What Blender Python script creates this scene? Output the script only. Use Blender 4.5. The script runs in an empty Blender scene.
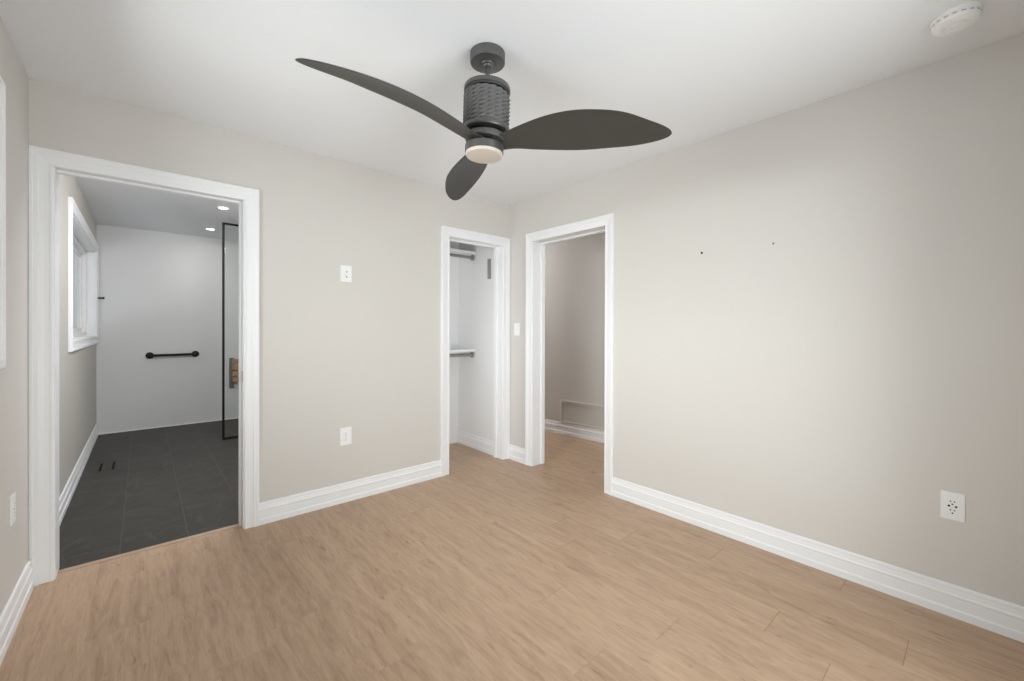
import bpy, bmesh, math, random
from mathutils import Vector, Matrix
import numpy as np

random.seed(4)
PI = math.pi
scene = bpy.context.scene
C = scene.collection

# ------------------------------------------------------------------ camera
F_PX, CY, PITCH, ROLL, YAW, CAM_H = 416.29, 330.91, -0.0040, 0.0031, 0.7242, 1.2432
cam_data = bpy.data.cameras.new('camera')
cam_data.sensor_fit = 'HORIZONTAL'
cam_data.sensor_width = 36.0
cam_data.lens = 36.0 * F_PX / 1024.0
cam_data.shift_y = (CY - 340.5) / 1024.0
cam_data.clip_start = 0.02
cam = bpy.data.objects.new('camera', cam_data)
C.objects.link(cam)
cam.location = (0, 0, CAM_H)
cam.rotation_euler = (Matrix.Rotation(-YAW, 3, 'Z') @ Matrix.Rotation(PI / 2 + PITCH, 3, 'X')
                      @ Matrix.Rotation(ROLL, 3, 'Z')).to_euler()
scene.camera = cam

# ------------------------------------------------------------------ world, light, exposure
scene.view_settings.view_transform = 'Standard'
scene.view_settings.look = 'None'
scene.view_settings.gamma = 1.0
scene.view_settings.use_curve_mapping = False
scene.view_settings.exposure = 0.98

w = bpy.data.worlds.new('overcast_sky')
scene.world = w
w.use_nodes = True
bgn = w.node_tree.nodes['Background']
bgn.inputs['Color'].default_value = (0.92, 0.96, 1.0, 1)
bgn.inputs['Strength'].default_value = 0.24


def area(name, loc, rot, sx, sy, power, color=(1, 1, 1), spread=PI):
    l = bpy.data.lights.new(name, 'AREA')
    l.shape = 'RECTANGLE'
    l.size, l.size_y = sx, sy
    l.energy = power
    l.color = color
    l.spread = spread
    o = bpy.data.objects.new(name, l)
    C.objects.link(o)
    o.location = loc
    o.rotation_euler = rot
    return o


# daylight panels outside the left wall's window; the rear three are added fill
SKY = (0.955, 0.98, 1.0)
area('sky_left', (-2.2, 1.40, 2.3), (0, -math.radians(80), 0), 2.0, 3.2, 92, SKY, math.radians(115))
area('ground_bounce_left', (-2.2, 1.20, 0.6), (0, -math.radians(100), 0), 1.2, 3.2, 52, SKY)
area('rear_fill', (1.25, -0.60, 0.72), (PI / 2, 0, 0), 1.6, 1.25, 5.5, SKY)
area('rear_low_fill', (1.25, -1.8, 0.4), (math.radians(110), 0, 0), 3.0, 1.4, 47, SKY)
area('rear_high_fill', (1.25, -1.8, 2.0), (math.radians(80), 0, 0), 3.0, 1.6, 34, SKY)
# unseen fill lamps added to brighten the bathroom, the closet
# and both ends of the hall; no fixtures there
area('bathroom_fill', (0.72, 3.65, 2.41), (math.radians(34), 0, 0), 0.4, 0.5, 23, (0.98, 0.985, 1.0))
area('closet_fill', (1.57, 3.40, 1.15), (0, -PI / 2, 0), 1.8, 0.2, 1.5, (0.98, 0.99, 1.0))
area('hall_end_fill', (3.25, 4.65, 2.25), (math.radians(-55), 0, 0), 0.8, 0.5, 8.5, (0.98, 0.985, 1.0))
area('hall_front_fill', (3.38, 1.30, 2.40), (math.radians(30), 0, 0), 0.5, 0.4, 3.6, (0.98, 0.985, 1.0))

# ------------------------------------------------------------------ dimensions
XL, XB, YA, YF = -0.4123, 2.6426, 3.0338, -0.26      # left, right, back, front wall planes
ZC = 2.44
TA, TB = 0.130, 0.150                                # wall thicknesses
DOOR_Z = 2.0355                                      # inner edge of the casings
CW = 0.0794


# ------------------------------------------------------------------ materials
def new_mat(name):
    m = bpy.data.materials.new(name)
    m.use_nodes = True
    nt = m.node_tree
    return m, nt, nt.nodes['Principled BSDF']


def setin(b, **k):
    for n, v in k.items():
        key = n.replace('_', ' ')
        if key in b.inputs:
            b.inputs[key].default_value = v


def N(nt, typ, **props):
    n = nt.nodes.new(typ)
    for k, v in props.items():
        setattr(n, k, v)
    return n


def math_node(nt, op, a, b=None):
    n = nt.nodes.new('ShaderNodeMath')
    n.operation = op
    for i, v in enumerate((a, b)):
        if v is None:
            continue
        if isinstance(v, (int, float)):
            n.inputs[i].default_value = v
        else:
            nt.links.new(v, n.inputs[i])
    return n.outputs[0]


def paint(name, col, rough=0.6, bump=0.02, scale=220, spec=0.3):
    m, nt, b = new_mat(name)
    tc = N(nt, 'ShaderNodeTexCoord')
    nz = N(nt, 'ShaderNodeTexNoise')
    nz.inputs['Scale'].default_value = scale
    nz.inputs['Detail'].default_value = 3
    nt.links.new(tc.outputs['Object'], nz.inputs['Vector'])
    bp = N(nt, 'ShaderNodeBump')
    bp.inputs['Strength'].default_value = bump
    bp.inputs['Distance'].default_value = 0.002
    nt.links.new(nz.outputs['Fac'], bp.inputs['Height'])
    nt.links.new(bp.outputs['Normal'], b.inputs['Normal'])
    n2 = N(nt, 'ShaderNodeTexNoise')
    n2.inputs['Scale'].default_value = 1.7
    nt.links.new(tc.outputs['Object'], n2.inputs['Vector'])
    mx = N(nt, 'ShaderNodeMix', data_type='RGBA')
    mx.inputs['A'].default_value = (*[c * 0.985 for c in col], 1)
    mx.inputs['B'].default_value = (*[min(1, c * 1.015) for c in col], 1)
    nt.links.new(n2.outputs['Fac'], mx.inputs['Factor'])
    nt.links.new(mx.outputs['Result'], b.inputs['Base Color'])
    setin(b, Roughness=rough)
    b.inputs['Specular IOR Level'].default_value = spec
    return m


def simple(name, col, rough=0.5, metal=0.0, spec=0.5, noise=0.0, scale=60, bump=0.0):
    m, nt, b = new_mat(name)
    b.inputs['Base Color'].default_value = (*col, 1)
    setin(b, Roughness=rough, Metallic=metal)
    b.inputs['Specular IOR Level'].default_value = spec
    tc = N(nt, 'ShaderNodeTexCoord')
    nz = N(nt, 'ShaderNodeTexNoise')
    nz.inputs['Scale'].default_value = scale
    nz.inputs['Detail'].default_value = 4
    nt.links.new(tc.outputs['Object'], nz.inputs['Vector'])
    mx = N(nt, 'ShaderNodeMix', data_type='RGBA')
    mx.inputs['A'].default_value = (*[c * (1 - noise) for c in col], 1)
    mx.inputs['B'].default_value = (*[min(1, c * (1 + noise)) for c in col], 1)
    nt.links.new(nz.outputs['Fac'], mx.inputs['Factor'])
    nt.links.new(mx.outputs['Result'], b.inputs['Base Color'])
    if bump:
        bp = N(nt, 'ShaderNodeBump')
        bp.inputs['Strength'].default_value = bump
        bp.inputs['Distance'].default_value = 0.002
        nt.links.new(nz.outputs['Fac'], bp.inputs['Height'])
        nt.links.new(bp.outputs['Normal'], b.inputs['Normal'])
    return m


def emit(name, col, strength, base=(0.9, 0.9, 0.9)):
    m, nt, b = new_mat(name)
    b.inputs['Base Color'].default_value = (*base, 1)
    b.inputs['Emission Color'].default_value = (*col, 1)
    b.inputs['Emission Strength'].default_value = strength
    setin(b, Roughness=0.5)
    return m


def glass(name, tint=(0.97, 0.985, 0.98), fac=0.07):
    m = bpy.data.materials.new(name)
    m.use_nodes = True
    nt = m.node_tree
    nt.nodes.clear()
    out = N(nt, 'ShaderNodeOutputMaterial')
    tr = N(nt, 'ShaderNodeBsdfTransparent')
    tr.inputs['Color'].default_value = (*tint, 1)
    gl = N(nt, 'ShaderNodeBsdfGlossy')
    gl.inputs['Roughness'].default_value = 0.02
    fr = N(nt, 'ShaderNodeFresnel')
    fr.inputs['IOR'].default_value = 1.45
    geo = N(nt, 'ShaderNodeNewGeometry')
    mf = math_node(nt, 'MULTIPLY', fr.outputs[0], math_node(nt, 'SUBTRACT', 1.0, geo.outputs['Backfacing']))
    mx = N(nt, 'ShaderNodeMixShader')
    nt.links.new(mf, mx.inputs[0])
    nt.links.new(tr.outputs[0], mx.inputs[1])
    nt.links.new(gl.outputs[0], mx.inputs[2])
    nt.links.new(mx.outputs[0], out.inputs['Surface'])
    return m


def wood_floor():
    m, nt, b = new_mat('oak_plank_floor')
    L = nt.links.new
    tc = N(nt, 'ShaderNodeTexCoord')
    sp = N(nt, 'ShaderNodeSeparateXYZ')
    L(tc.outputs['Object'], sp.inputs[0])
    x, y = sp.outputs['X'], sp.outputs['Y']
    PW, PL = 0.190, 1.22
    xr = math_node(nt, 'DIVIDE', math_node(nt, 'ADD', x, 11 * PW - 1.537), PW)   # row 11 starts at x = 1.537
    row = math_node(nt, 'FLOOR', xr)
    fx = math_node(nt, 'FRACT', xr)
    # staggered end joints, one start per row
    starts = {11: .86, 13: .59, 14: .19, 15: .973, 16: .445}
    rnd = random.Random(11)
    ramp = N(nt, 'ShaderNodeValToRGB')
    ramp.color_ramp.interpolation = 'CONSTANT'
    NR = 30
    el = ramp.color_ramp.elements
    vals = []
    for i in range(NR):
        s = starts.get(i)
        if s is None:
            s = rnd.random() * PL
        vals.append((s % PL) / PL)
    el[0].position = 0
    el[0].color = (vals[0],) * 3 + (1,)
    el[1].position = 1 / NR
    el[1].color = (vals[1],) * 3 + (1,)
    for i in range(2, NR):
        e = el.new(i / NR)
        e.color = (vals[i],) * 3 + (1,)
    rp = math_node(nt, 'DIVIDE', math_node(nt, 'ADD', row, 0.5), NR)
    L(rp, ramp.inputs[0])
    sc = N(nt, 'ShaderNodeSeparateColor')
    L(ramp.outputs['Color'], sc.inputs[0])
    yr = math_node(nt, 'SUBTRACT', math_node(nt, 'ADD', math_node(nt, 'DIVIDE', y, PL), 8.0), sc.outputs[0])
    col = math_node(nt, 'FLOOR', yr)
    fy = math_node(nt, 'FRACT', yr)
    idv = N(nt, 'ShaderNodeCombineXYZ')
    L(row, idv.inputs[0])
    L(col, idv.inputs[1])
    wn = N(nt, 'ShaderNodeTexWhiteNoise')
    wn.noise_dimensions = '3D'
    L(idv.outputs[0], wn.inputs['Vector'])
    rnd1 = wn.outputs['Value']
    # grain coordinates, shifted per plank
    gx = math_node(nt, 'ADD', x, math_node(nt, 'MULTIPLY', rnd1, 37.0))
    gy = math_node(nt, 'ADD', y, math_node(nt, 'MULTIPLY', rnd1, 91.0))

    def noise(sx, sy, detail, rough=0.55, dist=0.0):
        cv = N(nt, 'ShaderNodeCombineXYZ')
        L(math_node(nt, 'MULTIPLY', gx, sx), cv.inputs[0])
        L(math_node(nt, 'MULTIPLY', gy, sy), cv.inputs[1])
        n = N(nt, 'ShaderNodeTexNoise')
        n.inputs['Scale'].default_value = 1.0
        n.inputs['Detail'].default_value = detail
        n.inputs['Roughness'].default_value = rough
        n.inputs['Distortion'].default_value = dist
        L(cv.outputs[0], n.inputs['Vector'])
        return n.outputs['Fac']

    fine = noise(170, 9, 4, 0.6, 0.3)
    mid = noise(26, 3.4, 7, 0.68, 1.6)
    big = noise(9, 0.8, 4, 0.55, 1.2)
    fleck = noise(55, 9, 2, 0.5, 0.8)
    t = math_node(nt, 'ADD', math_node(nt, 'MULTIPLY', mid, 0.58), math_node(nt, 'MULTIPLY', fine, 0.22))
    t = math_node(nt, 'ADD', t, math_node(nt, 'MULTIPLY', big, 0.34))
    t = math_node(nt, 'ADD', t, math_node(nt, 'MULTIPLY', math_node(nt, 'SUBTRACT', rnd1, 0.5), 0.05))
    fl = N(nt, 'ShaderNodeMapRange')
    fl.inputs['From Min'].default_value = 0.64
    fl.inputs['From Max'].default_value = 0.76
    fl.inputs['To Max'].default_value = 0.20
    L(fleck, fl.inputs['Value'])
    t = math_node(nt, 'SUBTRACT', math_node(nt, 'SUBTRACT', t, 0.062), fl.outputs[0])
    cr = N(nt, 'ShaderNodeValToRGB')
    cr.color_ramp.interpolation = 'B_SPLINE'
    ce = cr.color_ramp.elements
    ce[0].position, ce[0].color = 0.22, (0.260, 0.165, 0.108, 1)
    ce[1].position, ce[1].color = 0.80, (0.640, 0.460, 0.325, 1)
    e = ce.new(0.42); e.color = (0.440, 0.298, 0.198, 1)
    e = ce.new(0.58); e.color = (0.530, 0.368, 0.250, 1)
    L(t, cr.inputs[0])
    # some end joints are tight and hardly show
    sc_near = N(nt, 'ShaderNodeMapRange')
    sc_near.inputs['From Min'].default_value = 0.8
    sc_near.inputs['From Max'].default_value = 2.0
    sc_near.inputs['To Min'].default_value = 0.10
    L(x, sc_near.inputs['Value'])
    # seams: hairline along the rows, a darker one at the end joints
    ex = math_node(nt, 'MULTIPLY', math_node(nt, 'MINIMUM', fx, math_node(nt, 'SUBTRACT', 1.0, fx)), PW)
    ey = math_node(nt, 'MULTIPLY', math_node(nt, 'MINIMUM', fy, math_node(nt, 'SUBTRACT', 1.0, fy)), PL)
    sx_ = math_node(nt, 'MULTIPLY', math_node(nt, 'LESS_THAN', ex, 0.0006), 0.16)
    sy_ = math_node(nt, 'MULTIPLY', math_node(nt, 'LESS_THAN', ey, 0.0014), math_node(nt, 'MULTIPLY', sc_near.outputs[0], 0.45))
    seam = math_node(nt, 'MAXIMUM', sx_, sy_)
    mx = N(nt, 'ShaderNodeMix', data_type='RGBA')
    mx.inputs['B'].default_value = (0.045, 0.030, 0.020, 1)
    L(seam, mx.inputs['Factor'])
    L(cr.outputs['Color'], mx.inputs['A'])
    L(mx.outputs['Result'], b.inputs['Base Color'])
    rg = N(nt, 'ShaderNodeMapRange')
    rg.inputs['To Min'].default_value = 0.36
    rg.inputs['To Max'].default_value = 0.50
    L(mid, rg.inputs['Value'])
    L(rg.outputs[0], b.inputs['Roughness'])
    b.inputs['Specular IOR Level'].default_value = 0.35
    bp = N(nt, 'ShaderNodeBump')
    bp.inputs['Strength'].default_value = 0.08
    bp.inputs['Distance'].default_value = 0.002
    hh = math_node(nt, 'SUBTRACT', fine, math_node(nt, 'MULTIPLY', seam, 3.0))
    L(hh, bp.inputs['Height'])
    L(bp.outputs['Normal'], b.inputs['Normal'])
    return m


def tile_floor():
    """30 x 61 cm slate-look tiles, long side in Y, each column with its own cross joint."""
    m, nt, b = new_mat('slate_tile_floor')
    L = nt.links.new
    tc = N(nt, 'ShaderNodeTexCoord')
    sp = N(nt, 'ShaderNodeSeparateXYZ')
    L(tc.outputs['Object'], sp.inputs[0])
    x, y = sp.outputs['X'], sp.outputs['Y']
    W, H = 0.30, 0.61
    xr = math_node(nt, 'DIVIDE', math_node(nt, 'ADD', x, 0.40 + 3 * W), W)     # column 4 starts at x = -0.10
    colm = math_node(nt, 'FLOOR', xr)
    fx = math_node(nt, 'FRACT', xr)
    third = math_node(nt, 'MULTIPLY', math_node(nt, 'MODULO', colm, 3.0), 0.333)
    # column 3: joint at 3.27, column 4: 3.46, column 5: 3.66
    yr = math_node(nt, 'SUBTRACT', math_node(nt, 'DIVIDE', math_node(nt, 'SUBTRACT', y, 3.265 - 5 * H), H), third)
    rowm = math_node(nt, 'FLOOR', yr)
    fy = math_node(nt, 'FRACT', yr)
    idv = N(nt, 'ShaderNodeCombineXYZ')
    L(colm, idv.inputs[0])
    L(rowm, idv.inputs[1])
    wn = N(nt, 'ShaderNodeTexWhiteNoise')
    wn.noise_dimensions = '3D'
    L(idv.outputs[0], wn.inputs['Vector'])
    off = N(nt, 'ShaderNodeVectorMath', operation='SCALE')
    L(wn.outputs['Color'], off.inputs[0])
    off.inputs['Scale'].default_value = 20
    add = N(nt, 'ShaderNodeVectorMath', operation='ADD')
    L(tc.outputs['Object'], add.inputs[0])
    L(off.outputs[0], add.inputs[1])
    nz = N(nt, 'ShaderNodeTexNoise')
    nz.inputs['Scale'].default_value = 4.5
    nz.inputs['Detail'].default_value = 6
    nz.inputs['Distortion'].default_value = 1.0
    L(add.outputs[0], nz.inputs['Vector'])
    cr = N(nt, 'ShaderNodeValToRGB')
    ce = cr.color_ramp.elements
    ce[0].position, ce[0].color = 0.3, (0.046, 0.042, 0.037, 1)
    ce[1].position, ce[1].color = 0.75, (0.068, 0.063, 0.056, 1)
    L(nz.outputs['Fac'], cr.inputs[0])
    # pale veins
    vn = N(nt, 'ShaderNodeTexNoise')
    vn.inputs['Scale'].default_value = 1.6
    vn.inputs['Detail'].default_value = 3
    vn.inputs['Distortion'].default_value = 1.5
    L(add.outputs[0], vn.inputs['Vector'])
    vd = math_node(nt, 'ABSOLUTE', math_node(nt, 'SUBTRACT', vn.outputs['Fac'], 0.5))
    vm = N(nt, 'ShaderNodeMapRange')
    vm.inputs['From Min'].default_value = 0.0
    vm.inputs['From Max'].default_value = 0.012
    vm.inputs['To Min'].default_value = 0.22
    vm.inputs['To Max'].default_value = 0.0
    L(vd, vm.inputs['Value'])
    mv = N(nt, 'ShaderNodeMix', data_type='RGBA')
    mv.inputs['B'].default_value = (0.17, 0.165, 0.155, 1)
    L(vm.outputs[0], mv.inputs['Factor'])
    L(cr.outputs['Color'], mv.inputs['A'])
    ex = math_node(nt, 'MULTIPLY', math_node(nt, 'MINIMUM', fx, math_node(nt, 'SUBTRACT', 1.0, fx)), W)
    ey = math_node(nt, 'MULTIPLY', math_node(nt, 'MINIMUM', fy, math_node(nt, 'SUBTRACT', 1.0, fy)), H)
    seam = math_node(nt, 'LESS_THAN', math_node(nt, 'MINIMUM', ex, ey), 0.0018)
    mx = N(nt, 'ShaderNodeMix', data_type='RGBA')
    mx.inputs['B'].default_value = (0.115, 0.108, 0.098, 1)
    L(math_node(nt, 'MULTIPLY', seam, 0.8), mx.inputs['Factor'])
    L(mv.outputs['Result'], mx.inputs['A'])
    L(mx.outputs['Result'], b.inputs['Base Color'])
    setin(b, Roughness=0.5)
    b.inputs['Specular IOR Level'].default_value = 0.22
    return m


def slat_wood():
    m, nt, b = new_mat('teak_slats')
    tc = N(nt, 'ShaderNodeTexCoord')
    mp = N(nt, 'ShaderNodeMapping')
    mp.inputs['Scale'].default_value = (4, 60, 60)
    nt.links.new(tc.outputs['Object'], mp.inputs[0])
    nz = N(nt, 'ShaderNodeTexNoise')
    nz.inputs['Scale'].default_value = 1
    nz.inputs['Detail'].default_value = 4
    nt.links.new(mp.outputs[0], nz.inputs['Vector'])
    cr = N(nt, 'ShaderNodeValToRGB')
    cr.color_ramp.elements[0].color = (0.34, 0.19, 0.11, 1)
    cr.color_ramp.elements[1].color = (0.58, 0.36, 0.23, 1)
    nt.links.new(nz.outputs['Fac'], cr.inputs[0])
    nt.links.new(cr.outputs[0], b.inputs['Base Color'])
    setin(b, Roughness=0.5)
    return m


M = dict(
    wall=paint('warm_greige_wall_paint', (0.695, 0.667, 0.631), 0.62),
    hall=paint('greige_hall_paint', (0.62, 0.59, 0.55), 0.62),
    bath=paint('greige_bathroom_paint', (0.56, 0.535, 0.49), 0.6),
    shower=paint('pale_shower_wall_panel', (0.72, 0.72, 0.715), 0.35, bump=0.01, spec=0.4),
    ceiling=paint('flat_white_ceiling_paint', (0.882, 0.892, 0.91), 0.8, spec=0.15),
    trim=paint('satin_white_trim_paint', (0.915, 0.922, 0.935), 0.38, bump=0.008, spec=0.45),
    closet=paint('white_closet_paint', (0.88, 0.88, 0.88), 0.55),
    floor=wood_floor(),
    tile=tile_floor(),
    plastic=simple('white_plastic', (0.92, 0.92, 0.915), 0.35, noise=0.01),
    slot=simple('dark_slot', (0.012, 0.012, 0.012), 0.8, noise=0.1, spec=0.1),
    greyslot=simple('grey_slot', (0.20, 0.20, 0.20), 0.6, noise=0.1),
    paleslot=simple('pale_grey_slot', (0.42, 0.42, 0.41), 0.6, noise=0.05),
    gunmetal=simple('matt_gunmetal', (0.150, 0.150, 0.148), 0.40, metal=0.7, noise=0.05, scale=90),
    blade=simple('charcoal_blade', (0.050, 0.047, 0.042), 0.50, noise=0.06, scale=20),
    rope=simple('charcoal_rope', (0.170, 0.168, 0.165), 0.9, noise=0.25, scale=260, bump=0.3, spec=0.1),
    black=simple('black_metal', (0.010, 0.010, 0.010), 0.5, noise=0.1, spec=0.2),
    rod=simple('brushed_steel', (0.34, 0.34, 0.34), 0.32, metal=0.9, noise=0.05),
    steel_dark=simple('grey_metal_plate', (0.33, 0.33, 0.33), 0.45, metal=0.5, noise=0.05),
    brass=simple('brass_plate', (0.55, 0.33, 0.20), 0.35, metal=0.8, noise=0.05),
    teak=slat_wood(),
    olive=simple('olive_grey_bracket', (0.16, 0.16, 0.125), 0.5, noise=0.05),
    diffuser=emit('opal_diffuser', (1.0, 0.90, 0.80), 0.0, (0.62, 0.55, 0.485)),
    led=emit('downlight_lens', (1.0, 0.95, 0.86), 6.0),
    pane=glass('clear_pane'),
    shower_glass=glass('shower_glass', (0.965, 0.975, 0.97)),
    thresh=simple('oak_threshold', (0.46, 0.33, 0.24), 0.45, noise=0.12, scale=30),
    ground=simple('outdoor_ground', (0.35, 0.34, 0.32), 0.9, noise=0.2, scale=2),
)


# ------------------------------------------------------------------ helpers
def obj(name, bm, m, parent=None, smooth=False):
    bmesh.ops.recalc_face_normals(bm, faces=bm.faces[:])
    me = bpy.data.meshes.new(name)
    bm.to_mesh(me)
    bm.free()
    me.materials.append(m)
    if smooth:
        for p in me.polygons:
            p.use_smooth = True
        me.set_sharp_from_angle(angle=math.radians(38))
    o = bpy.data.objects.new(name, me)
    C.objects.link(o)
    if parent is not None:
        o.parent = parent
        o.matrix_parent_inverse = Matrix.Translation(-parent.location)
    return o


def tag(o, label, cat, group=None):
    o['label'] = label
    o['category'] = cat
    if group:
        o['group'] = group
    return o


def struct(name, bm, m, smooth=False):
    o = obj(name, bm, m, None, smooth)
    o['kind'] = 'structure'
    return o


def thing(name, label, cat, loc, group=None):
    o = bpy.data.objects.new(name, None)
    o.empty_display_size = 0.05
    C.objects.link(o)
    o.location = loc
    tag(o, label, cat, group)
    return o


def bx(bm, x0, x1, y0, y1, z0, z1, bevel=0.0, seg=2):
    r = bmesh.ops.create_cube(bm, size=1)
    vs = r['verts']
    bmesh.ops.scale(bm, vec=(x1 - x0, y1 - y0, z1 - z0), verts=vs)
    bmesh.ops.translate(bm, vec=((x0 + x1) / 2, (y0 + y1) / 2, (z0 + z1) / 2), verts=vs)
    if bevel:
        es = list({e for v in vs for e in v.link_edges})
        bmesh.ops.bevel(bm, geom=es, offset=bevel, segments=seg, affect='EDGES', profile=0.5)


def box(x0, x1, y0, y1, z0, z1, bevel=0.0, seg=2):
    bm = bmesh.new()
    bx(bm, x0, x1, y0, y1, z0, z1, bevel, seg)
    return bm


def lathe(bm, prof, center=(0, 0, 0), axis='Z', n=48, cap=True):
    """prof: [(r, h)] from one end to the other, revolved round the axis through centre."""
    rings = []
    cx, cy, cz = center
    for r, h in prof:
        ring = []
        for i in range(n):
            a = 2 * PI * i / n
            u, v = r * math.cos(a), r * math.sin(a)
            if axis == 'Z':
                p = (cx + u, cy + v, cz + h)
            elif axis == 'Y':
                p = (cx + u, cy + h, cz + v)
            else:
                p = (cx + h, cy + u, cz + v)
            ring.append(bm.verts.new(p))
        rings.append(ring)
    for a, b in zip(rings, rings[1:]):
        for i in range(n):
            bm.faces.new((a[i], a[(i + 1) % n], b[(i + 1) % n], b[i]))
    if cap:
        bm.faces.new(rings[0])
        bm.faces.new(rings[-1])
    return bm


def tube(bm, pts, r, n=12, cap=True):
    pts = [Vector(p) for p in pts]
    rings = []
    for i, p in enumerate(pts):
        t = (pts[min(i + 1, len(pts) - 1)] - pts[max(i - 1, 0)]).normalized()
        up = Vector((0, 0, 1)) if abs(t.z) < 0.9 else Vector((1, 0, 0))
        a = t.cross(up).normalized()
        b = t.cross(a).normalized()
        rings.append([bm.verts.new(p + (a * math.cos(2 * PI * k / n) + b * math.sin(2 * PI * k / n)) * r) for k in range(n)])
    for a, b in zip(rings, rings[1:]):
        for k in range(n):
            bm.faces.new((a[k], a[(k + 1) % n], b[(k + 1) % n], b[k]))
    if cap:
        bm.faces.new(rings[0])
        bm.faces.new(rings[-1])
    return bm


# plane maps: (u along the wall, t out of the wall towards the viewer, z) -> world
def on_back(u, t, z): return (u, YA - t, z)
def on_right(u, t, z): return (XB - t, u, z)
def on_left(u, t, z): return (XL + t, u, z)
def on_front(u, t, z): return (u, YF + t, z)
def closet_back(u, t, z): return (u, CLO_Y - t, z)
def closet_right(u, t, z): return (CLO_X - t, u, z)
def right_far(u, t, z): return (XB + TB + t, u, z)


def loft(bm, prof, stations, closed_prof=True, cap=True, loop=False):
    """stations: functions profile point -> world; skins the profile through them."""
    rings = [[bm.verts.new(s(*p)) for p in prof] for s in stations]
    n = len(prof)
    pairs = list(zip(rings, rings[1:]))
    if loop:
        pairs.append((rings[-1], rings[0]))
    for a, b in pairs:
        for k in range(n if closed_prof else n - 1):
            bm.faces.new((a[k], a[(k + 1) % n], b[(k + 1) % n], b[k]))
    if cap and not loop:
        bm.faces.new(rings[0])
        bm.faces.new(rings[-1])
    return bm


CASING = [(0, 0), (0, 0.011), (0.004, 0.014), (0.010, 0.0145), (0.013, 0.0125), (0.030, 0.0135), (0.046, 0.0165),
          (0.050, 0.0195), (0.064, 0.0205), (0.067, 0.0225), (0.077, 0.0225), (0.0794, 0.0195), (0.0794, 0)]


def casing_door(mp, u0, u1, z1, z0=0.0, k0=1.0, k1=1.0):
    bm = bmesh.new()
    st = [lambda w, t: mp(u0 - w * k0, t, z0), lambda w, t: mp(u0 - w * k0, t, z1 + w),
          lambda w, t: mp(u1 + w * k1, t, z1 + w), lambda w, t: mp(u1 + w * k1, t, z0)]
    return loft(bm, CASING, st)


def casing_window(mp, u0, u1, z0, z1):
    bm = bmesh.new()
    st = [lambda w, t: mp(u0 - w, t, z0 - w), lambda w, t: mp(u0 - w, t, z1 + w),
          lambda w, t: mp(u1 + w, t, z1 + w), lambda w, t: mp(u1 + w, t, z0 - w)]
    return loft(bm, CASING, st, loop=True)


BASE = [(0, 0), (0.0175, 0), (0.0175, 0.030), (0.0165, 0.034), (0.0125, 0.038), (0.0125, 0.078), (0.0115, 0.083),
        (0.0165, 0.088), (0.0165, 0.096), (0.0125, 0.101), (0.0095, 0.120), (0.0105, 0.127), (0.0085, 0.1355), (0.004, 0.137), (0, 0.137)]


def baseboard(name, mp, segs):
    bm = bmesh.new()
    for u0, u1 in segs:
        loft(bm, BASE, [lambda t, z, u=u0: mp(u, t, z), lambda t, z, u=u1: mp(u, t, z)])
    return struct(name, bm, M['trim'])


# ------------------------------------------------------------------ setting: floors, ceilings, walls
TILE_Y = 3.112
BATH_X1, BATH_Y1, BATH_Z = 1.40, 6.82, 2.45
CLO_X, CLO_Y, CLO_X0 = 2.588, 3.812, 1.55
D1 = (-0.3329, 0.4660)          # bathroom doorway, inner edges of casing
D2 = (1.9600, 2.5632)           # closet doorway
D3 = (1.9085, 2.7060)           # hall doorway (along Y)
RV = 0.005                      # reveal between casing and jamb

bm = bmesh.new()
bx(bm, XL - 0.15, 4.6, YF - 0.15, TILE_Y, -0.06, 0.0)
bx(bm, 1.45, 4.6, TILE_Y, 5.2, -0.06, 0.0)
struct('floor', bm, M['floor'])
struct('floor_bathroom', box(XL - 0.15, 1.45, TILE_Y, BATH_Y1 + 0.15, -0.06, -0.001), M['tile'])
bm = box(D1[0] + RV, D1[1] - RV, TILE_Y - 0.022, TILE_Y + 0.014, -0.004, 0.004, 0.002)
tr = struct('trim_1', bm, M['thresh'])

struct('ceiling', box(XL - 0.15, XB + TB, YF - 0.15, YA + TA, ZC, ZC + 0.12), M['ceiling'])
struct('ceiling_bathroom', box(XL - 0.15, 1.5, YA + TA, BATH_Y1 + 0.15, BATH_Z, BATH_Z + 0.12), M['ceiling'])
struct('ceiling_closet', box(1.5, XB + TB, YA + TA, CLO_Y + 0.15, ZC, ZC + 0.12), M['closet'])
struct('ceiling_hall', box(XB + TB, 4.6, 0.4, 5.2, ZC, ZC + 0.12), M['ceiling'])

# back wall with the bathroom and closet doorways
bm = bmesh.new()
zt = DOOR_Z + RV
for a, b_, z0, z1 in ((XL - 0.15, D1[0], 0, ZC), (D1[0], D1[1], zt, ZC), (D1[1], D2[0], 0, ZC), (D2[0], D2[1], zt, ZC), (D2[1], XB + TB, 0, ZC)):
    bx(bm, a, b_, YA, YA + TA, z0, z1)
struct('wall_back', bm, M['wall'])
# right wall with the hall doorway
bm = bmesh.new()
for a, b_, z0, z1 in ((YF - 0.15, D3[0], 0, ZC), (D3[0], D3[1], zt, ZC), (D3[1], YA, 0, ZC)):
    bx(bm, XB, XB + TB, a, b_, z0, z1)
struct('wall_right', bm, M['wall'])
# left wall with window
LW = (0.95, 2.370, 1.172, 2.082)
bm = bmesh.new()
bx(bm, XL - 0.15, XL, YF - 0.15, LW[0], 0, ZC)
bx(bm, XL - 0.15, XL, LW[0], LW[1], 0, LW[2])
bx(bm, XL - 0.15, XL, LW[0], LW[1], LW[3], ZC)
bx(bm, XL - 0.15, XL, LW[1], YA, 0, ZC)
struct('wall_left', bm, M['wall'])
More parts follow.
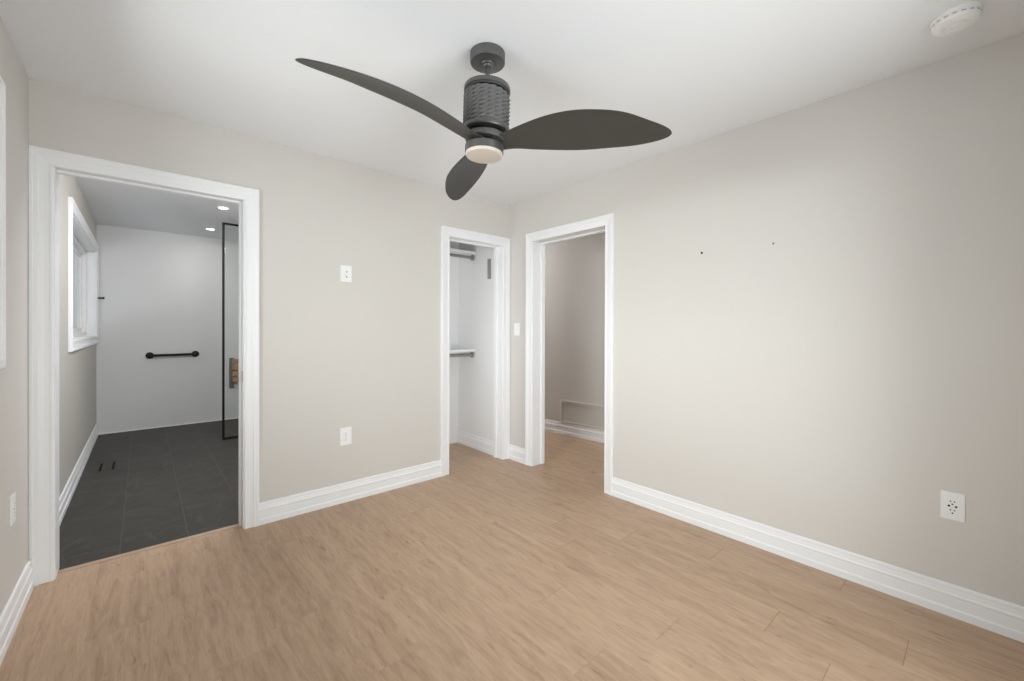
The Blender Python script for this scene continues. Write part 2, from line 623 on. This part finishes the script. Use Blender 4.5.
# wall behind the camera; its wide window is added to admit fill light
FW = (0.50, 2.00, 0.085, 2.12)
bm = bmesh.new()
bx(bm, XL, FW[0], YF - 0.15, YF, 0, ZC)
bx(bm, FW[0], FW[1], YF - 0.15, YF, 0, FW[2])
bx(bm, FW[0], FW[1], YF - 0.15, YF, FW[3], ZC)
bx(bm, FW[1], XB, YF - 0.15, YF, 0, ZC)
struct('wall_front', bm, M['wall'])

# bathroom shell
BW = (4.50, 6.730, 1.148, 2.122)
bm = bmesh.new()
bx(bm, XL - 0.15, XL, YA + TA, BW[0], 0, BATH_Z)
bx(bm, XL - 0.15, XL, BW[0], BW[1], 0, BW[2])
bx(bm, XL - 0.15, XL, BW[0], BW[1], BW[3], BATH_Z)
bx(bm, XL - 0.15, XL, BW[1], BATH_Y1, 0, BATH_Z)
struct('wall_bathroom_left', bm, M['bath'])
struct('wall_bathroom_back', box(XL - 0.15, 1.5, BATH_Y1, BATH_Y1 + 0.15, 0, BATH_Z), M['shower'])
struct('wall_bathroom_right', box(BATH_X1, 1.5, YA + TA, BATH_Y1, 0, BATH_Z), M['shower'])
# closet shell
struct('wall_closet_back', box(1.5, CLO_X, CLO_Y, CLO_Y + 0.15, 0, ZC), M['closet'])
struct('wall_closet_right', box(CLO_X, XB + TB, YA + TA, CLO_Y + 0.15, 0, ZC), M['closet'])
struct('wall_closet_left', box(1.5, CLO_X0, YA + TA, CLO_Y, 0, ZC), M['closet'])
# hall shell: the far wall runs a few degrees off square
HP0, HP1 = Vector((3.712, 3.566, 0)), Vector((3.789, 2.736, 0))
hd = (HP1 - HP0).normalized()
hn = Vector((hd.y, -hd.x, 0))          # towards the viewer
if hn.x > 0:
    hn = -hn
def on_hall(u, t, z):
    p = HP0 + hd * u + hn * t
    return (p.x, p.y, z)
bm = bmesh.new()
loft(bm, [(0, 0), (-0.12, 0), (-0.12, ZC), (0, ZC)], [lambda t, z: on_hall(-1.45, t, z), lambda t, z: on_hall(2.6, t, z)])
struct('wall_hall', bm, M['hall'])
struct('wall_hall_end', box(XB + TB, 4.6, 4.9, 5.05, 0, ZC), M['hall'])
struct('wall_hall_near', box(XB + TB, 4.6, 0.85, 1.0, 0, ZC), M['hall'])
struct('wall_hall_side', box(XB, XB + TB, CLO_Y + 0.15, 4.9, 0, ZC), M['hall'])
# ------------------------------------------------------------------ trim
baseboard('baseboard_back', on_back, [(D1[1] + CW * 0.985, D2[0] - CW)])
baseboard('baseboard_right', on_right, [(YF, D3[0] - CW * 0.91), (D3[1] + CW * 0.91, YA - 0.0)])
baseboard('baseboard_left', on_left, [(YF, YA - 0.0)])
baseboard('baseboard_bathroom', on_left, [(YA + TA, BATH_Y1)])
baseboard('baseboard_closet', closet_right, [(YA + TA, CLO_Y)])
baseboard('baseboard_hall', on_hall, [(-1.3, 2.2)])
# thin caulk bead at the foot of the shower wall
struct('trim_2', box(XL + 0.018, BATH_X1, BATH_Y1 - 0.010, BATH_Y1, -0.001, 0.014, 0.003), M['trim'])


def doorway(name, mp, u0, u1, thick, stop_at, far=True):
    """jamb lining as the root, its casing and stop as children"""
    bm = bmesh.new()
    a, b_, zt = u0 + RV, u1 - RV, DOOR_Z - RV + 0.008
    prof_l = lambda lo, hi, z0, z1: [mp(lo, 0.0, z0)]
    def slab(x0, x1, t0, t1, z0, z1):
        p, q = mp(x0, t0, z0), mp(x1, t1, z1)
        bx(bm, min(p[0], q[0]), max(p[0], q[0]), min(p[1], q[1]), max(p[1], q[1]), z0, z1)
    slab(a - 0.02, a, 0.004, -thick - 0.004, 0, zt + 0.02)
    slab(b_, b_ + 0.02, 0.004, -thick - 0.004, 0, zt + 0.02)
    slab(a, b_, 0.004, -thick - 0.004, zt, zt + 0.02)
    root = struct(name, bm, M['trim'])
    obj('door_casing', casing_door(mp, u0, u1, DOOR_Z, 0.0, 0.91 if name == 'door_3' else 1.0, 0.91 if name == 'door_3' else 0.985), M['trim'], root)
    bm = bmesh.new()
    if stop_at:
        s0, s1 = -stop_at, -stop_at - 0.035
        if name != 'door_1':
            slab(a, a + 0.012, s0, s1, 0, zt - 0.012)
        slab(b_ - 0.012, b_, s0, s1, 0, zt - 0.012)
        slab(a, b_, s0, s1, zt - 0.012, zt)
        obj('door_stop', bm, M['trim'], root)
    else:
        bm.free()
    return root


d1 = doorway('door_1', on_back, D1[0], D1[1], TA, 0.052)
bm = box(D1[1] - RV - 0.0015, D1[1] - RV + 0.002, YA + 0.030, YA + 0.048, 0.91, 0.975, 0.001)
sp_ = obj('strike_plate', bm, M['brass'], d1)
sp_['label'] = 'small copper-coloured strike plate'
d2 = doorway('door_2', on_back, D2[0], D2[1], TA, 0.075)
d3 = doorway('door_3', on_right, D3[0], D3[1], TB, 0.105)
obj('door_casing', casing_door(right_far, D3[0], D3[1], DOOR_Z), M['trim'], d3)


# ------------------------------------------------------------------ windows
def window(name, mp, u0, u1, z0, z1, recess, slider=True, casing=True):
    """window frame set back in its opening; sashes, panes and casing are children"""
    bm = bmesh.new()
    def slab(bm, a, b_, t0, t1, za, zb, bev=0.0):
        p, q = mp(a, t0, za), mp(b_, t1, zb)
        bx(bm, min(p[0], q[0]), max(p[0], q[0]), min(p[1], q[1]), max(p[1], q[1]), za, zb, bev)
    # lining of the opening
    D = -0.15
    e = 0.012
    slab(bm, u0, u0 + e, 0.002, D, z0, z1)
    slab(bm, u1 - e, u1, 0.002, D, z0, z1)
    slab(bm, u0 + e, u1 - e, 0.002, D, z0, z0 + e)
    slab(bm, u0 + e, u1 - e, 0.002, D, z1 - e, z1)
    root = struct(name, bm, M['trim'])
    a, b_, za, zb = u0 + e, u1 - e, z0 + e, z1 - e
    fr = bmesh.new()
    f = 0.040
    t0, t1 = -recess, -recess - 0.06
    slab(fr, a, a + f, t0, t1, za, zb, 0.004)
    slab(fr, b_ - f, b_, t0, t1, za, zb, 0.004)
    slab(fr, a + f, b_ - f, t0, t1, za, za + f, 0.004)
    slab(fr, a + f, b_ - f, t0, t1, zb - f, zb, 0.004)
    frame = obj('window_frame', fr, M['plastic'], root)
    mid = (a + b_) / 2
    for k, (p, q, dt) in enumerate(((a + f, mid + 0.025, 0.012), (mid - 0.025, b_ - f, 0.034))):
        sb = bmesh.new()
        s = 0.045
        s0, s1 = t0 - dt, t0 - dt - 0.022
        slab(sb, p, p + s, s0, s1, za + f, zb - f, 0.003)
        slab(sb, q - s, q, s0, s1, za + f, zb - f, 0.003)
        slab(sb, p + s, q - s, s0, s1, za + f, za + f + s, 0.003)
        slab(sb, p + s, q - s, s0, s1, zb - f - s, zb - f, 0.003)
        sash = obj('sash', sb, M['plastic'], root)
        pb = bmesh.new()
        slab(pb, p + s - 0.004, q - s + 0.004, (s0 + s1) / 2 + 0.002, (s0 + s1) / 2 - 0.002, za + f + s - 0.004, zb - f - s + 0.004)
        pane = obj('window_pane', pb, M['pane'], sash)
    obj('window_casing', casing_window(mp, u0, u1, z0, z1), M['trim'], root)
    return root


window('window_1', on_left, *LW, 0.075)
window('window_2', on_left, *BW, 0.075)
window('fill_window', on_front, *FW, 0.075)  # unseen window, added as an opening for the rear fill

# ------------------------------------------------------------------ ceiling fan
FX, FY = 1.1142, 1.4345
fan = thing('ceiling_fan', 'charcoal three-blade ceiling fan with rope-wrapped motor hanging from the white ceiling', 'ceiling fan', (FX, FY, ZC))
Fw, Rt = Vector((0.6625, 0.749, 0)), Vector((0.749, -0.6625, 0))
up = (Vector((0, 0, 1)) + Rt * 0.0279 + Fw * 0.0104).normalized()
ex = Vector((0, 1, 0)).cross(up).normalized()
ey = up.cross(ex)
PIV = Vector((FX, FY, 2.335))
HANG = Matrix((ex, ey, up)).transposed().to_4x4()          # the rod hangs slightly out of plumb
HANGM = Matrix.Translation(PIV) @ HANG @ Matrix.Translation(-PIV)


def hang(bm):
    bmesh.ops.transform(bm, matrix=HANGM, verts=bm.verts[:])
    return bm


BXC, BYC = 1.1190, 1.4302
c0 = (BXC, BYC, 0)
bm = lathe(bmesh.new(), [(0.0725, 2.440), (0.0757, 2.437), (0.0757, 2.402), (0.0735, 2.3965), (0.068, 2.395), (0.034, 2.395), (0.030, 2.400)], c0, n=64)
obj('canopy', bm, M['gunmetal'], fan, True)
bm = lathe(bmesh.new(), [(0.031, 2.402), (0.031, 2.391), (0.029, 2.388), (0.020, 2.387), (0.017, 2.380), (0.0105, 2.378)], c0, n=40)
obj('ball_joint', bm, M['gunmetal'], fan, True)
bm = lathe(bmesh.new(), [(0.0098, 2.385), (0.0098, 2.285)], c0, n=24)
obj('down_rod', hang(bm), M['gunmetal'], fan, True)
bm = lathe(bmesh.new(), [(0.016, 2.305), (0.018, 2.296), (0.030, 2.292), (0.094, 2.290), (0.0995, 2.287), (0.1005, 2.283), (0.1005, 2.270), (0.098, 2.268), (0.094, 2.268), (0.094, 2.262), (0.086, 2.262)], c0, n=72)
obj('motor_top_plate', hang(bm), M['gunmetal'], fan, True)
# rope: one helix of a three-strand twisted rope round the motor drum
bm = lathe(bmesh.new(), [(0.088, 2.262), (0.088, 2.105)], c0, n=48)
obj('motor_drum', hang(bm), M['slot'], fan, True)
bm = bmesh.new()
RR, RW, turns, zt_, zb_ = 0.0108, 0.0895, 8, 2.256, 2.118
NS, NC = 8 * 180, 16
prev = None
first = None
for i in range(NS + 1):
    f = i / NS
    a = 2 * PI * turns * f
    zc = zt_ + (zb_ - zt_) * f
    ring = []
    for k in range(NC):
        ph = 2 * PI * k / NC
        rr = RR * (0.58 + 0.55 * abs(math.cos(1.5 * (ph - a * 6.0))))
        rad = RW + rr * math.cos(ph)
        ring.append(bm.verts.new((BXC + rad * math.cos(a), BYC + rad * math.sin(a), zc + rr * math.sin(ph))))
    if prev:
        for k in range(NC):
            bm.faces.new((prev[k], prev[(k + 1) % NC], ring[(k + 1) % NC], ring[k]))
    else:
        first = ring
    prev = ring
bm.faces.new(first)
bm.faces.new(prev)
obj('rope_wrap', hang(bm), M['rope'], fan, True)
bm = lathe(bmesh.new(), [(0.088, 2.114), (0.0985, 2.114), (0.1000, 2.111), (0.1000, 2.098), (0.0980, 2.094), (0.086, 2.093), (0.080, 2.096), (0.072, 2.096)], c0, n=72)
obj('motor_bottom_ring', hang(bm), M['gunmetal'], fan, True)
bm = lathe(bmesh.new(), [(0.060, 2.098), (0.060, 2.036)], c0, n=40)
obj('motor_shaft', hang(bm), M['slot'], fan, True)

# blades: spans fitted to the photographed outline
ZH, PH, RTIP, RROOT = 2.0751, 0.0776, 0.7323, 0.02
BZ = [-0.0349, -0.016, -0.0052, -0.0024, -0.0064, -0.0142, -0.0302, -0.0459]
BS = [-0.0068, 0.0421, 0.0747, 0.1052, 0.133, 0.1628, 0.1908, 0.2286]
BWD = [0.1029, 0.1303, 0.1785, 0.217, 0.2339, 0.231, 0.2132, 0.1933]
BP = [0.1438, 0.258, 0.3234, 0.3173, 0.2973, 0.277, 0.2346, 0.1855]


def cr(v, u):
    e = [2 * v[0] - v[1]] + list(v) + [2 * v[-1] - v[-2]]
    x = min(u * 7, 7 - 1e-9)
    i = int(x)
    t = x - i
    p0, p1, p2, p3 = e[i:i + 4]
    return .5 * (2 * p1 + (p2 - p0) * t + (2 * p0 - 5 * p1 + 4 * p2 - p3) * t ** 2 + (3 * p1 - p0 - 3 * p2 + p3) * t ** 3)


def blade_bm(k):
    th = PH + k * 2 * PI / 3
    er = Rt * math.cos(th) + Fw * math.sin(th)
    ec = Rt * math.sin(th) - Fw * math.cos(th)
    zz = Vector((0, 0, 1))
    bm = bmesh.new()
    rings = []
    NU, NW = 56, 12
    us = [1 - (1 - i / NU) ** 1.7 for i in range(NU)] + [0.9995]
    for u in us:
        r = RROOT + (RTIP - RROOT) * u
        wd = cr(BWD, u) * math.sqrt(max(0.0, 1 - u ** 4))
        b = cr(BP, u)
        mid = Vector((FX, FY, ZH)) + er * r + ec * cr(BS, u) + zz * cr(BZ, u)
        cd = ec * math.cos(b) + zz * math.sin(b)
        nd = -ec * math.sin(b) + zz * math.cos(b)
        th_ = 0.0125 - 0.006 * u
        ring = []
        for side in (1, -1):
            for j in range(NW + 1):
                s = -1 + 2 * j / NW
                if side < 0:
                    s = -s
                if abs(s) == 1 and side < 0:
                    continue
                thick = th_ * (0.35 + 0.65 * math.sqrt(max(0, 1 - s * s))) * min(1, wd / 0.05)
                camber = 0.05 * wd * (1 - s * s)
                ring.append(bm.verts.new(mid + cd * (s * wd / 2) + nd * (camber + side * thick / 2 * (0.0 if abs(s) == 1 else 1))))
        rings.append(ring)
    n = len(rings[0])
    for a, c in zip(rings, rings[1:]):
        for j in range(n):
            bm.faces.new((a[j], a[(j + 1) % n], c[(j + 1) % n], c[j]))
    bm.faces.new(rings[0])
    bm.faces.new(rings[-1])
    return bm


for k in range(3):
    obj('fan_blade', hang(blade_bm(k)), M['blade'], fan, True)
# blade hub: a collar under the motor that the blade roots run into
bm = lathe(bmesh.new(), [(0.050, 2.080), (0.084, 2.080), (0.0875, 2.077), (0.0875, 2.058), (0.084, 2.054), (0.050, 2.052)], c0, n=72)
obj('blade_hub', hang(bm), M['gunmetal'], fan, True)
bm = lathe(bmesh.new(), [(0.055, 2.037), (0.080, 2.037), (0.0835, 2.034), (0.0835, 2.0065), (0.081, 2.004), (0.060, 2.004)], (c0[0] - 0.0034, c0[1] + 0.0030, 0), n=72)
lk = obj('light_housing', hang(bm), M['gunmetal'], fan, True)
bm = lathe(bmesh.new(), [(0.080, 2.008), (0.0805, 1.997), (0.077, 1.992), (0.066, 1.989), (0.030, 1.987), (0.002, 1.9865)], (c0[0] - 0.0034, c0[1] + 0.0030, 0), n=72)
df = obj('light_diffuser', hang(bm), M['diffuser'], fan, True)
df['label'] = 'opal round light diffuser'

# ------------------------------------------------------------------ smoke detector
SX, SY = 2.316, 0.074
sd = thing('smoke_detector', 'round white smoke detector on the ceiling', 'smoke detector', (SX, SY, ZC))
bm = lathe(bmesh.new(), [(0.070, ZC), (0.0705, ZC - 0.011), (0.068, ZC - 0.013)], (SX, SY, 0), n=64)
obj('mounting_plate', bm, M['plastic'], sd, True)
bm = lathe(bmesh.new(), [(0.0665, ZC - 0.012), (0.0670, ZC - 0.024), (0.063, ZC - 0.033), (0.050, ZC - 0.0365), (0.036, ZC - 0.037), (0.034, ZC - 0.0335), (0.028, ZC - 0.0335), (0.027, ZC - 0.0365), (0.003, ZC - 0.038)], (SX, SY, 0), n=64)
obj('cover', bm, M['plastic'], sd, True)
bm = bmesh.new()
for i in range(18):
    a = 2 * PI * i / 18
    t = bmesh.new()
    bx(t, 0.0650, 0.0676, -0.0060, 0.0060, -0.0215, -0.0180)
    bmesh.ops.transform(t, matrix=Matrix.Translation((SX, SY, ZC)) @ Matrix.Rotation(a, 4, 'Z'), verts=t.verts[:])
    me_ = bpy.data.meshes.new('tmp'); t.to_mesh(me_); t.free(); bm.from_mesh(me_); bpy.data.meshes.remove(me_)
obj('vent_slots', bm, M['paleslot'], sd)
bm = lathe(bmesh.new(), [(0.011, ZC - 0.037), (0.0105, ZC - 0.0405), (0.002, ZC - 0.041)], (SX + 0.004, SY + 0.004, 0), n=24)
obj('test_button', bm, M['plastic'], sd, True)


# ------------------------------------------------------------------ wall plates
def plate_box(mp, u, z, w, h, t0, t1, bevel=0.0015):
    p, q = mp(u - w / 2, t0, z - h / 2), mp(u + w / 2, t1, z + h / 2)
    return box(min(p[0], q[0]), max(p[0], q[0]), min(p[1], q[1]), max(p[1], q[1]), z - h / 2, z + h / 2, bevel, 2)


def add_plate(bm, mp, u, z, w, h, t0, t1):
    p, q = mp(u - w / 2, t0, z - h / 2), mp(u + w / 2, t1, z + h / 2)
    bx(bm, min(p[0], q[0]), max(p[0], q[0]), min(p[1], q[1]), max(p[1], q[1]), z - h / 2, z + h / 2)


def outlet(mp, u, z, w, h, label, slot='slot', group=None):
    r = thing('wall_outlet', label, 'outlet', mp(u, 0, z), group)
    obj('cover_plate', plate_box(mp, u, z, w, h, 0, 0.006, 0.002), M['plastic'], r)
    for s in (1, -1):
        zc = z + s * 0.0195
        face = obj('receptacle', plate_box(mp, u, zc, 0.033, 0.0285, 0.004, 0.0082, 0.002), M['plastic'], r)
        b = bmesh.new()
        add_plate(b, mp, u - 0.0065, zc + 0.004, 0.0022, 0.008, 0.0075, 0.0085)
        add_plate(b, mp, u + 0.0065, zc + 0.004, 0.0022, 0.0065, 0.0075, 0.0085)
        add_plate(b, mp, u, zc - 0.0075, 0.0045, 0.0045, 0.0075, 0.0085)
        obj('socket_slots', b, M[slot], face)
    b = bmesh.new()
    add_plate(b, mp, u, z, 0.005, 0.005, 0.005, 0.0072)
    obj('screw', b, M['greyslot'], r)
    return r


outlet(on_back, 1.088, 0.470, 0.082, 0.126, 'white wall outlet low on the back wall above the baseboard', 'greyslot')
outlet(on_left, 2.672, 0.487, 0.078, 0.120, 'white wall outlet low on the left wall beside the bathroom door casing', 'greyslot')

# high plate on the back wall
r = thing('media_wall_plate', 'white wall plate with a socket high on the back wall, no baseboard near it', 'wall plate', (1.088, YA, 1.638))
obj('cover_plate', plate_box(on_back, 1.088, 1.638, 0.080, 0.118, 0, 0.006, 0.002), M['plastic'], r)
f_ = obj('receptacle', plate_box(on_back, 1.088, 1.638, 0.036, 0.068, 0.004, 0.0078, 0.002), M['plastic'], r)
b = bmesh.new()
for du, dz, s in ((0.003, 0.014, 0.011), (-0.005, -0.009, 0.006), (0.003, -0.022, 0.012)):
    add_plate(b, on_back, 1.088 + du, 1.638 + dz, s, s, 0.0072, 0.0082)
obj('socket_slots', b, M['paleslot'], f_)

# large outlet near the right edge of the right wall
UO, ZO = 0.083, 0.4785
r = thing('wall_outlet', 'white wall outlet with black socket slots on the right wall above the baseboard', 'outlet', on_right(UO, 0, ZO))
obj('cover_plate', plate_box(on_right, UO, ZO, 0.0745, 0.120, 0, 0.0065, 0.002), M['plastic'], r)
bm = bmesh.new()
pr = [(0.0165 * max(-1, min(1, 1.25 * math.cos(a))), 0.034 * math.sin(a)) for a in [2 * PI * i / 40 for i in range(40)]]
lo = [bm.verts.new(on_right(UO + p[0], 0.005, ZO + p[1])) for p in pr]
hi = [bm.verts.new(on_right(UO + p[0], 0.0085, ZO + p[1])) for p in pr]
for i in range(40):
    bm.faces.new((lo[i], lo[(i + 1) % 40], hi[(i + 1) % 40], hi[i]))
bm.faces.new(lo)
bm.faces.new(hi)
f_ = obj('receptacle', bm, M['plastic'], r)
bm = bmesh.new()
for s in (1, -1):
    for du, dz, r_ in ((0.0062, 0.021 if s > 0 else -0.0165, 0.0026), (-0.0062, 0.021 if s > 0 else -0.0165, 0.0026), (0, 0.0095 if s > 0 else -0.0295, 0.0030)):
        p = on_right(UO + du, 0, ZO + dz)
        lathe(bm, [(r_, -0.0092), (r_, -0.006)], (XB, p[1], p[2]), 'X', 14)
for s in (1, -1):
    lathe(bm, [(0.0042, -0.0095), (0.0042, -0.006)], (XB, UO + s * 0.0108, ZO + 0.0005), 'X', 16)
obj('socket_slots', bm, M['slot'], f_)

# light switch between the two doorways
US, ZS = 2.914, 1.243
r = thing('light_switch', 'white paddle light switch on the narrow wall between closet and hall doorways', 'light switch', on_right(US, 0, ZS))
obj('cover_plate', plate_box(on_right, US, ZS, 0.078, 0.118, 0, 0.006, 0.002), M['plastic'], r)
obj('paddle', plate_box(on_right, US, ZS, 0.034, 0.067, 0.004, 0.0095, 0.002), M['plastic'], r)

# two screw anchors left in the right wall
for u, z, rr, lb in ((1.179, 1.730, 0.0072, 'dark screw anchor in the right wall, nearer the hall doorway'),
                     (0.780, 1.7285, 0.0058, 'small grey screw anchor in the right wall, farther from the hall doorway')):
    bm = lathe(bmesh.new(), [(rr, 0.0), (rr, -0.0015), (rr * 0.55, -0.003), (rr * 0.25, -0.001)], (XB, u, z), 'X', 16)
    tag(obj('wall_anchor', bm, M['greyslot'] if rr < 0.006 else M['slot'], None, True), lb, 'screw anchor', 'screw anchors in the right wall')

# ------------------------------------------------------------------ bathroom things
# recessed lights
for x, y, lb in ((0.597, 5.045, 'round recessed light in the bathroom ceiling in front of the shower glass'),
                 (0.605, 6.22, 'round recessed light in the bathroom ceiling over the shower, nearest the far wall')):
    r = thing('recessed_light', lb, 'recessed light', (x, y, BATH_Z), 'recessed lights in the bathroom ceiling')
    bm = lathe(bmesh.new(), [(0.054, 0.0), (0.054, -0.004), (0.050, -0.006), (0.039, -0.005), (0.039, 0.0)], (x, y, BATH_Z), n=40, cap=False)
    obj('trim_ring', bm, M['plastic'], r, True)
    bm = lathe(bmesh.new(), [(0.039, -0.001), (0.039, -0.0035), (0.004, -0.0035)], (x, y, BATH_Z), n=32)
    obj('light_lens', bm, M['led'], r, True)
    l = bpy.data.lights.new('downlight', 'AREA')
    l.shape = 'DISK'
    l.size = 0.08
    l.energy = 0.7
    l.color = (1.0, 0.95, 0.88)
    lo_ = bpy.data.objects.new('downlight', l)
    C.objects.link(lo_)
    lo_.location = (x, y, BATH_Z - 0.012)

# grab bar
r = thing('grab_bar', 'black grab bar mounted on the pale far wall of the bathroom', 'grab bar', (0.28, BATH_Y1, 0.905))
bm = tube(bmesh.new(), [(0.055, BATH_Y1 - 0.055, 0.905), (0.505, BATH_Y1 - 0.055, 0.908)], 0.0155, 16)
obj('bar', bm, M['black'], r, True)
for x, z in ((0.055, 0.905), (0.505, 0.908)):
    bm = lathe(bmesh.new(), [(0.040, 0.0), (0.040, -0.006), (0.036, -0.012), (0.024, -0.018), (0.020, -0.040), (0.022, -0.062), (0.017, -0.072), (0.004, -0.075)], (x, BATH_Y1, z), 'Y', 32)
    obj('flange', bm, M['black'], r, True)

# hook on the left wall
r = thing('towel_hook', 'small black peg hook on the wall beside the bathroom window', 'hook', (XL, 6.775, 1.59))
bm = lathe(bmesh.new(), [(0.018, 0.0), (0.018, 0.005), (0.009, 0.008), (0.009, 0.058), (0.014, 0.060), (0.014, 0.069), (0.004, 0.070)], (XL, 6.775, 1.59), 'X', 24)
obj('peg', bm, M['black'], r, True)

# shower screen
GX0, GX1, GY, GZ0, GZ1 = 0.655, BATH_X1, 5.62, 0.0, 2.425
r = thing('shower_screen', 'fixed glass shower screen in a slim black frame standing on the dark tiles', 'shower screen', (GX0, GY, 0))
bm = bmesh.new()
bx(bm, GX0, GX0 + 0.022, GY - 0.012, GY + 0.012, GZ0, GZ1, 0.002)
bx(bm, GX1 - 0.022, GX1, GY - 0.012, GY + 0.012, GZ0, GZ1, 0.002)
bx(bm, GX0 + 0.022, GX1 - 0.022, GY - 0.012, GY + 0.012, GZ1 - 0.022, GZ1, 0.002)
bx(bm, GX0 + 0.022, GX1 - 0.022, GY - 0.012, GY + 0.012, GZ0, GZ0 + 0.022, 0.002)
obj('frame', bm, M['black'], r)
obj('glass_pane', box(GX0 + 0.018, GX1 - 0.018, GY - 0.004, GY + 0.004, GZ0 + 0.018, GZ1 - 0.018), M['shower_glass'], r)

# folded shower seat on the far wall
r = thing('shower_bench', 'folded wooden slatted shower bench on the far bathroom wall behind the glass', 'shower bench', (1.05, BATH_Y1, 0.63))
bm = bmesh.new()
bx(bm, 0.873, 0.925, BATH_Y1 - 0.045, BATH_Y1, 0.435, 0.838, 0.006)
obj('bracket', bm, M['olive'], r)
bm = bmesh.new()
bx(bm, 1.245, 1.297, BATH_Y1 - 0.045, BATH_Y1, 0.435, 0.838, 0.006)
obj('bracket', bm, M['olive'], r)
for k in range(4):
    z0 = 0.510 + k * 0.082
    obj('slat', box(0.905, 1.265, BATH_Y1 - 0.075, BATH_Y1 - 0.046, z0, z0 + 0.068, 0.006), M['teak'], r)

# tile-insert floor drain
DX, DY = -0.2465, 5.21
r = thing('floor_drain', 'tile-insert floor drain with two black slots in the dark bathroom floor', 'floor drain', (DX, DY, 0))
obj('tile_insert', box(DX - 0.0335, DX + 0.0335, DY - 0.115, DY + 0.115, -0.010, 0.0012, 0.001), M['tile'], r)
for s in (-1, 1):
    obj('slot', box(DX + s * 0.0415 - 0.0080, DX + s * 0.0415 + 0.0080, DY - 0.130, DY + 0.130, -0.010, 0.0015), M['slot'], r)

# ------------------------------------------------------------------ closet things
for z, lb, lr in ((1.988, 'upper closet', 'steel closet rod under the upper white shelf'), (0.975, 'lower closet', 'steel closet rod under the lower white shelf')):
    s = thing('closet_shelf', 'white ' + ('upper' if z > 1.5 else 'lower') + ' shelf across the closet above a steel rod', 'shelf', ((CLO_X0 + CLO_X) / 2, 3.66, z + 0.05), 'closet shelves')
    obj('shelf_board', box(CLO_X0, CLO_X, 3.515, CLO_Y, z + 0.032, z + 0.050, 0.002), M['closet'], s)
    obj('front_edge', box(CLO_X0, CLO_X, 3.505, 3.515, z + 0.032, z + 0.060, 0.002), M['trim'], s)
    r = thing('closet_rod', lr, 'closet rod', ((CLO_X0 + CLO_X) / 2, 3.53, z), 'closet rods')
    bm = tube(bmesh.new(), [(CLO_X0 + 0.004, 3.535, z), (CLO_X - 0.022, 3.535, z)], 0.0155, 16)
    obj('rod', bm, M['rod'], r, True)
    for x, sg in ((CLO_X - 0.018, -1), (CLO_X0, 1)):
        bm = lathe(bmesh.new(), [(0.030, 0), (0.030, sg * 0.004), (0.020, sg * 0.006), (0.019, sg * 0.020), (0.017, sg * 0.020)], (x, 3.535, z), 'X', 24)
        obj('end_socket', bm, M['steel_dark'], r, True)

bm = box(CLO_X - 0.010, CLO_X, 3.245, 3.290, 1.745, 1.945, 0.003)
tag(obj('bracket_plate', bm, M['steel_dark']), 'narrow upright grey metal plate high on the closet side wall near the door jamb', 'metal plate')

# ------------------------------------------------------------------ hall access panel
# u measured along the hall wall from its far end
UP0 = (Vector((3.733, 3.335, 0)) - HP0).dot(hd)
r = thing('access_panel', 'greige framed access panel low on the hall wall above the white baseboard', 'access panel', on_hall(UP0 + 0.5, 0, 0.27))
def hall_box(u0, u1, t0, t1, z0, z1):
    return loft(bmesh.new(), [(t0, z0), (t1, z0), (t1, z1), (t0, z1)], [lambda t, z: on_hall(u0, t, z), lambda t, z: on_hall(u1, t, z)])
obj('panel', hall_box(UP0 + 0.022, UP0 + 0.978, 0, 0.004, 0.160, 0.383), M['hall'], r)
obj('frame_side', hall_box(UP0, UP0 + 0.026, 0, 0.019, 0.137, 0.405), M['wall'], r)
obj('frame_side', hall_box(UP0 + 0.974, UP0 + 1.0, 0, 0.019, 0.137, 0.405), M['wall'], r)
obj('frame_top', hall_box(UP0 + 0.026, UP0 + 0.974, 0, 0.019, 0.380, 0.405), M['hall'], r)
obj('frame_bottom', hall_box(UP0 + 0.026, UP0 + 0.974, 0, 0.019, 0.137, 0.160), M['hall'], r)
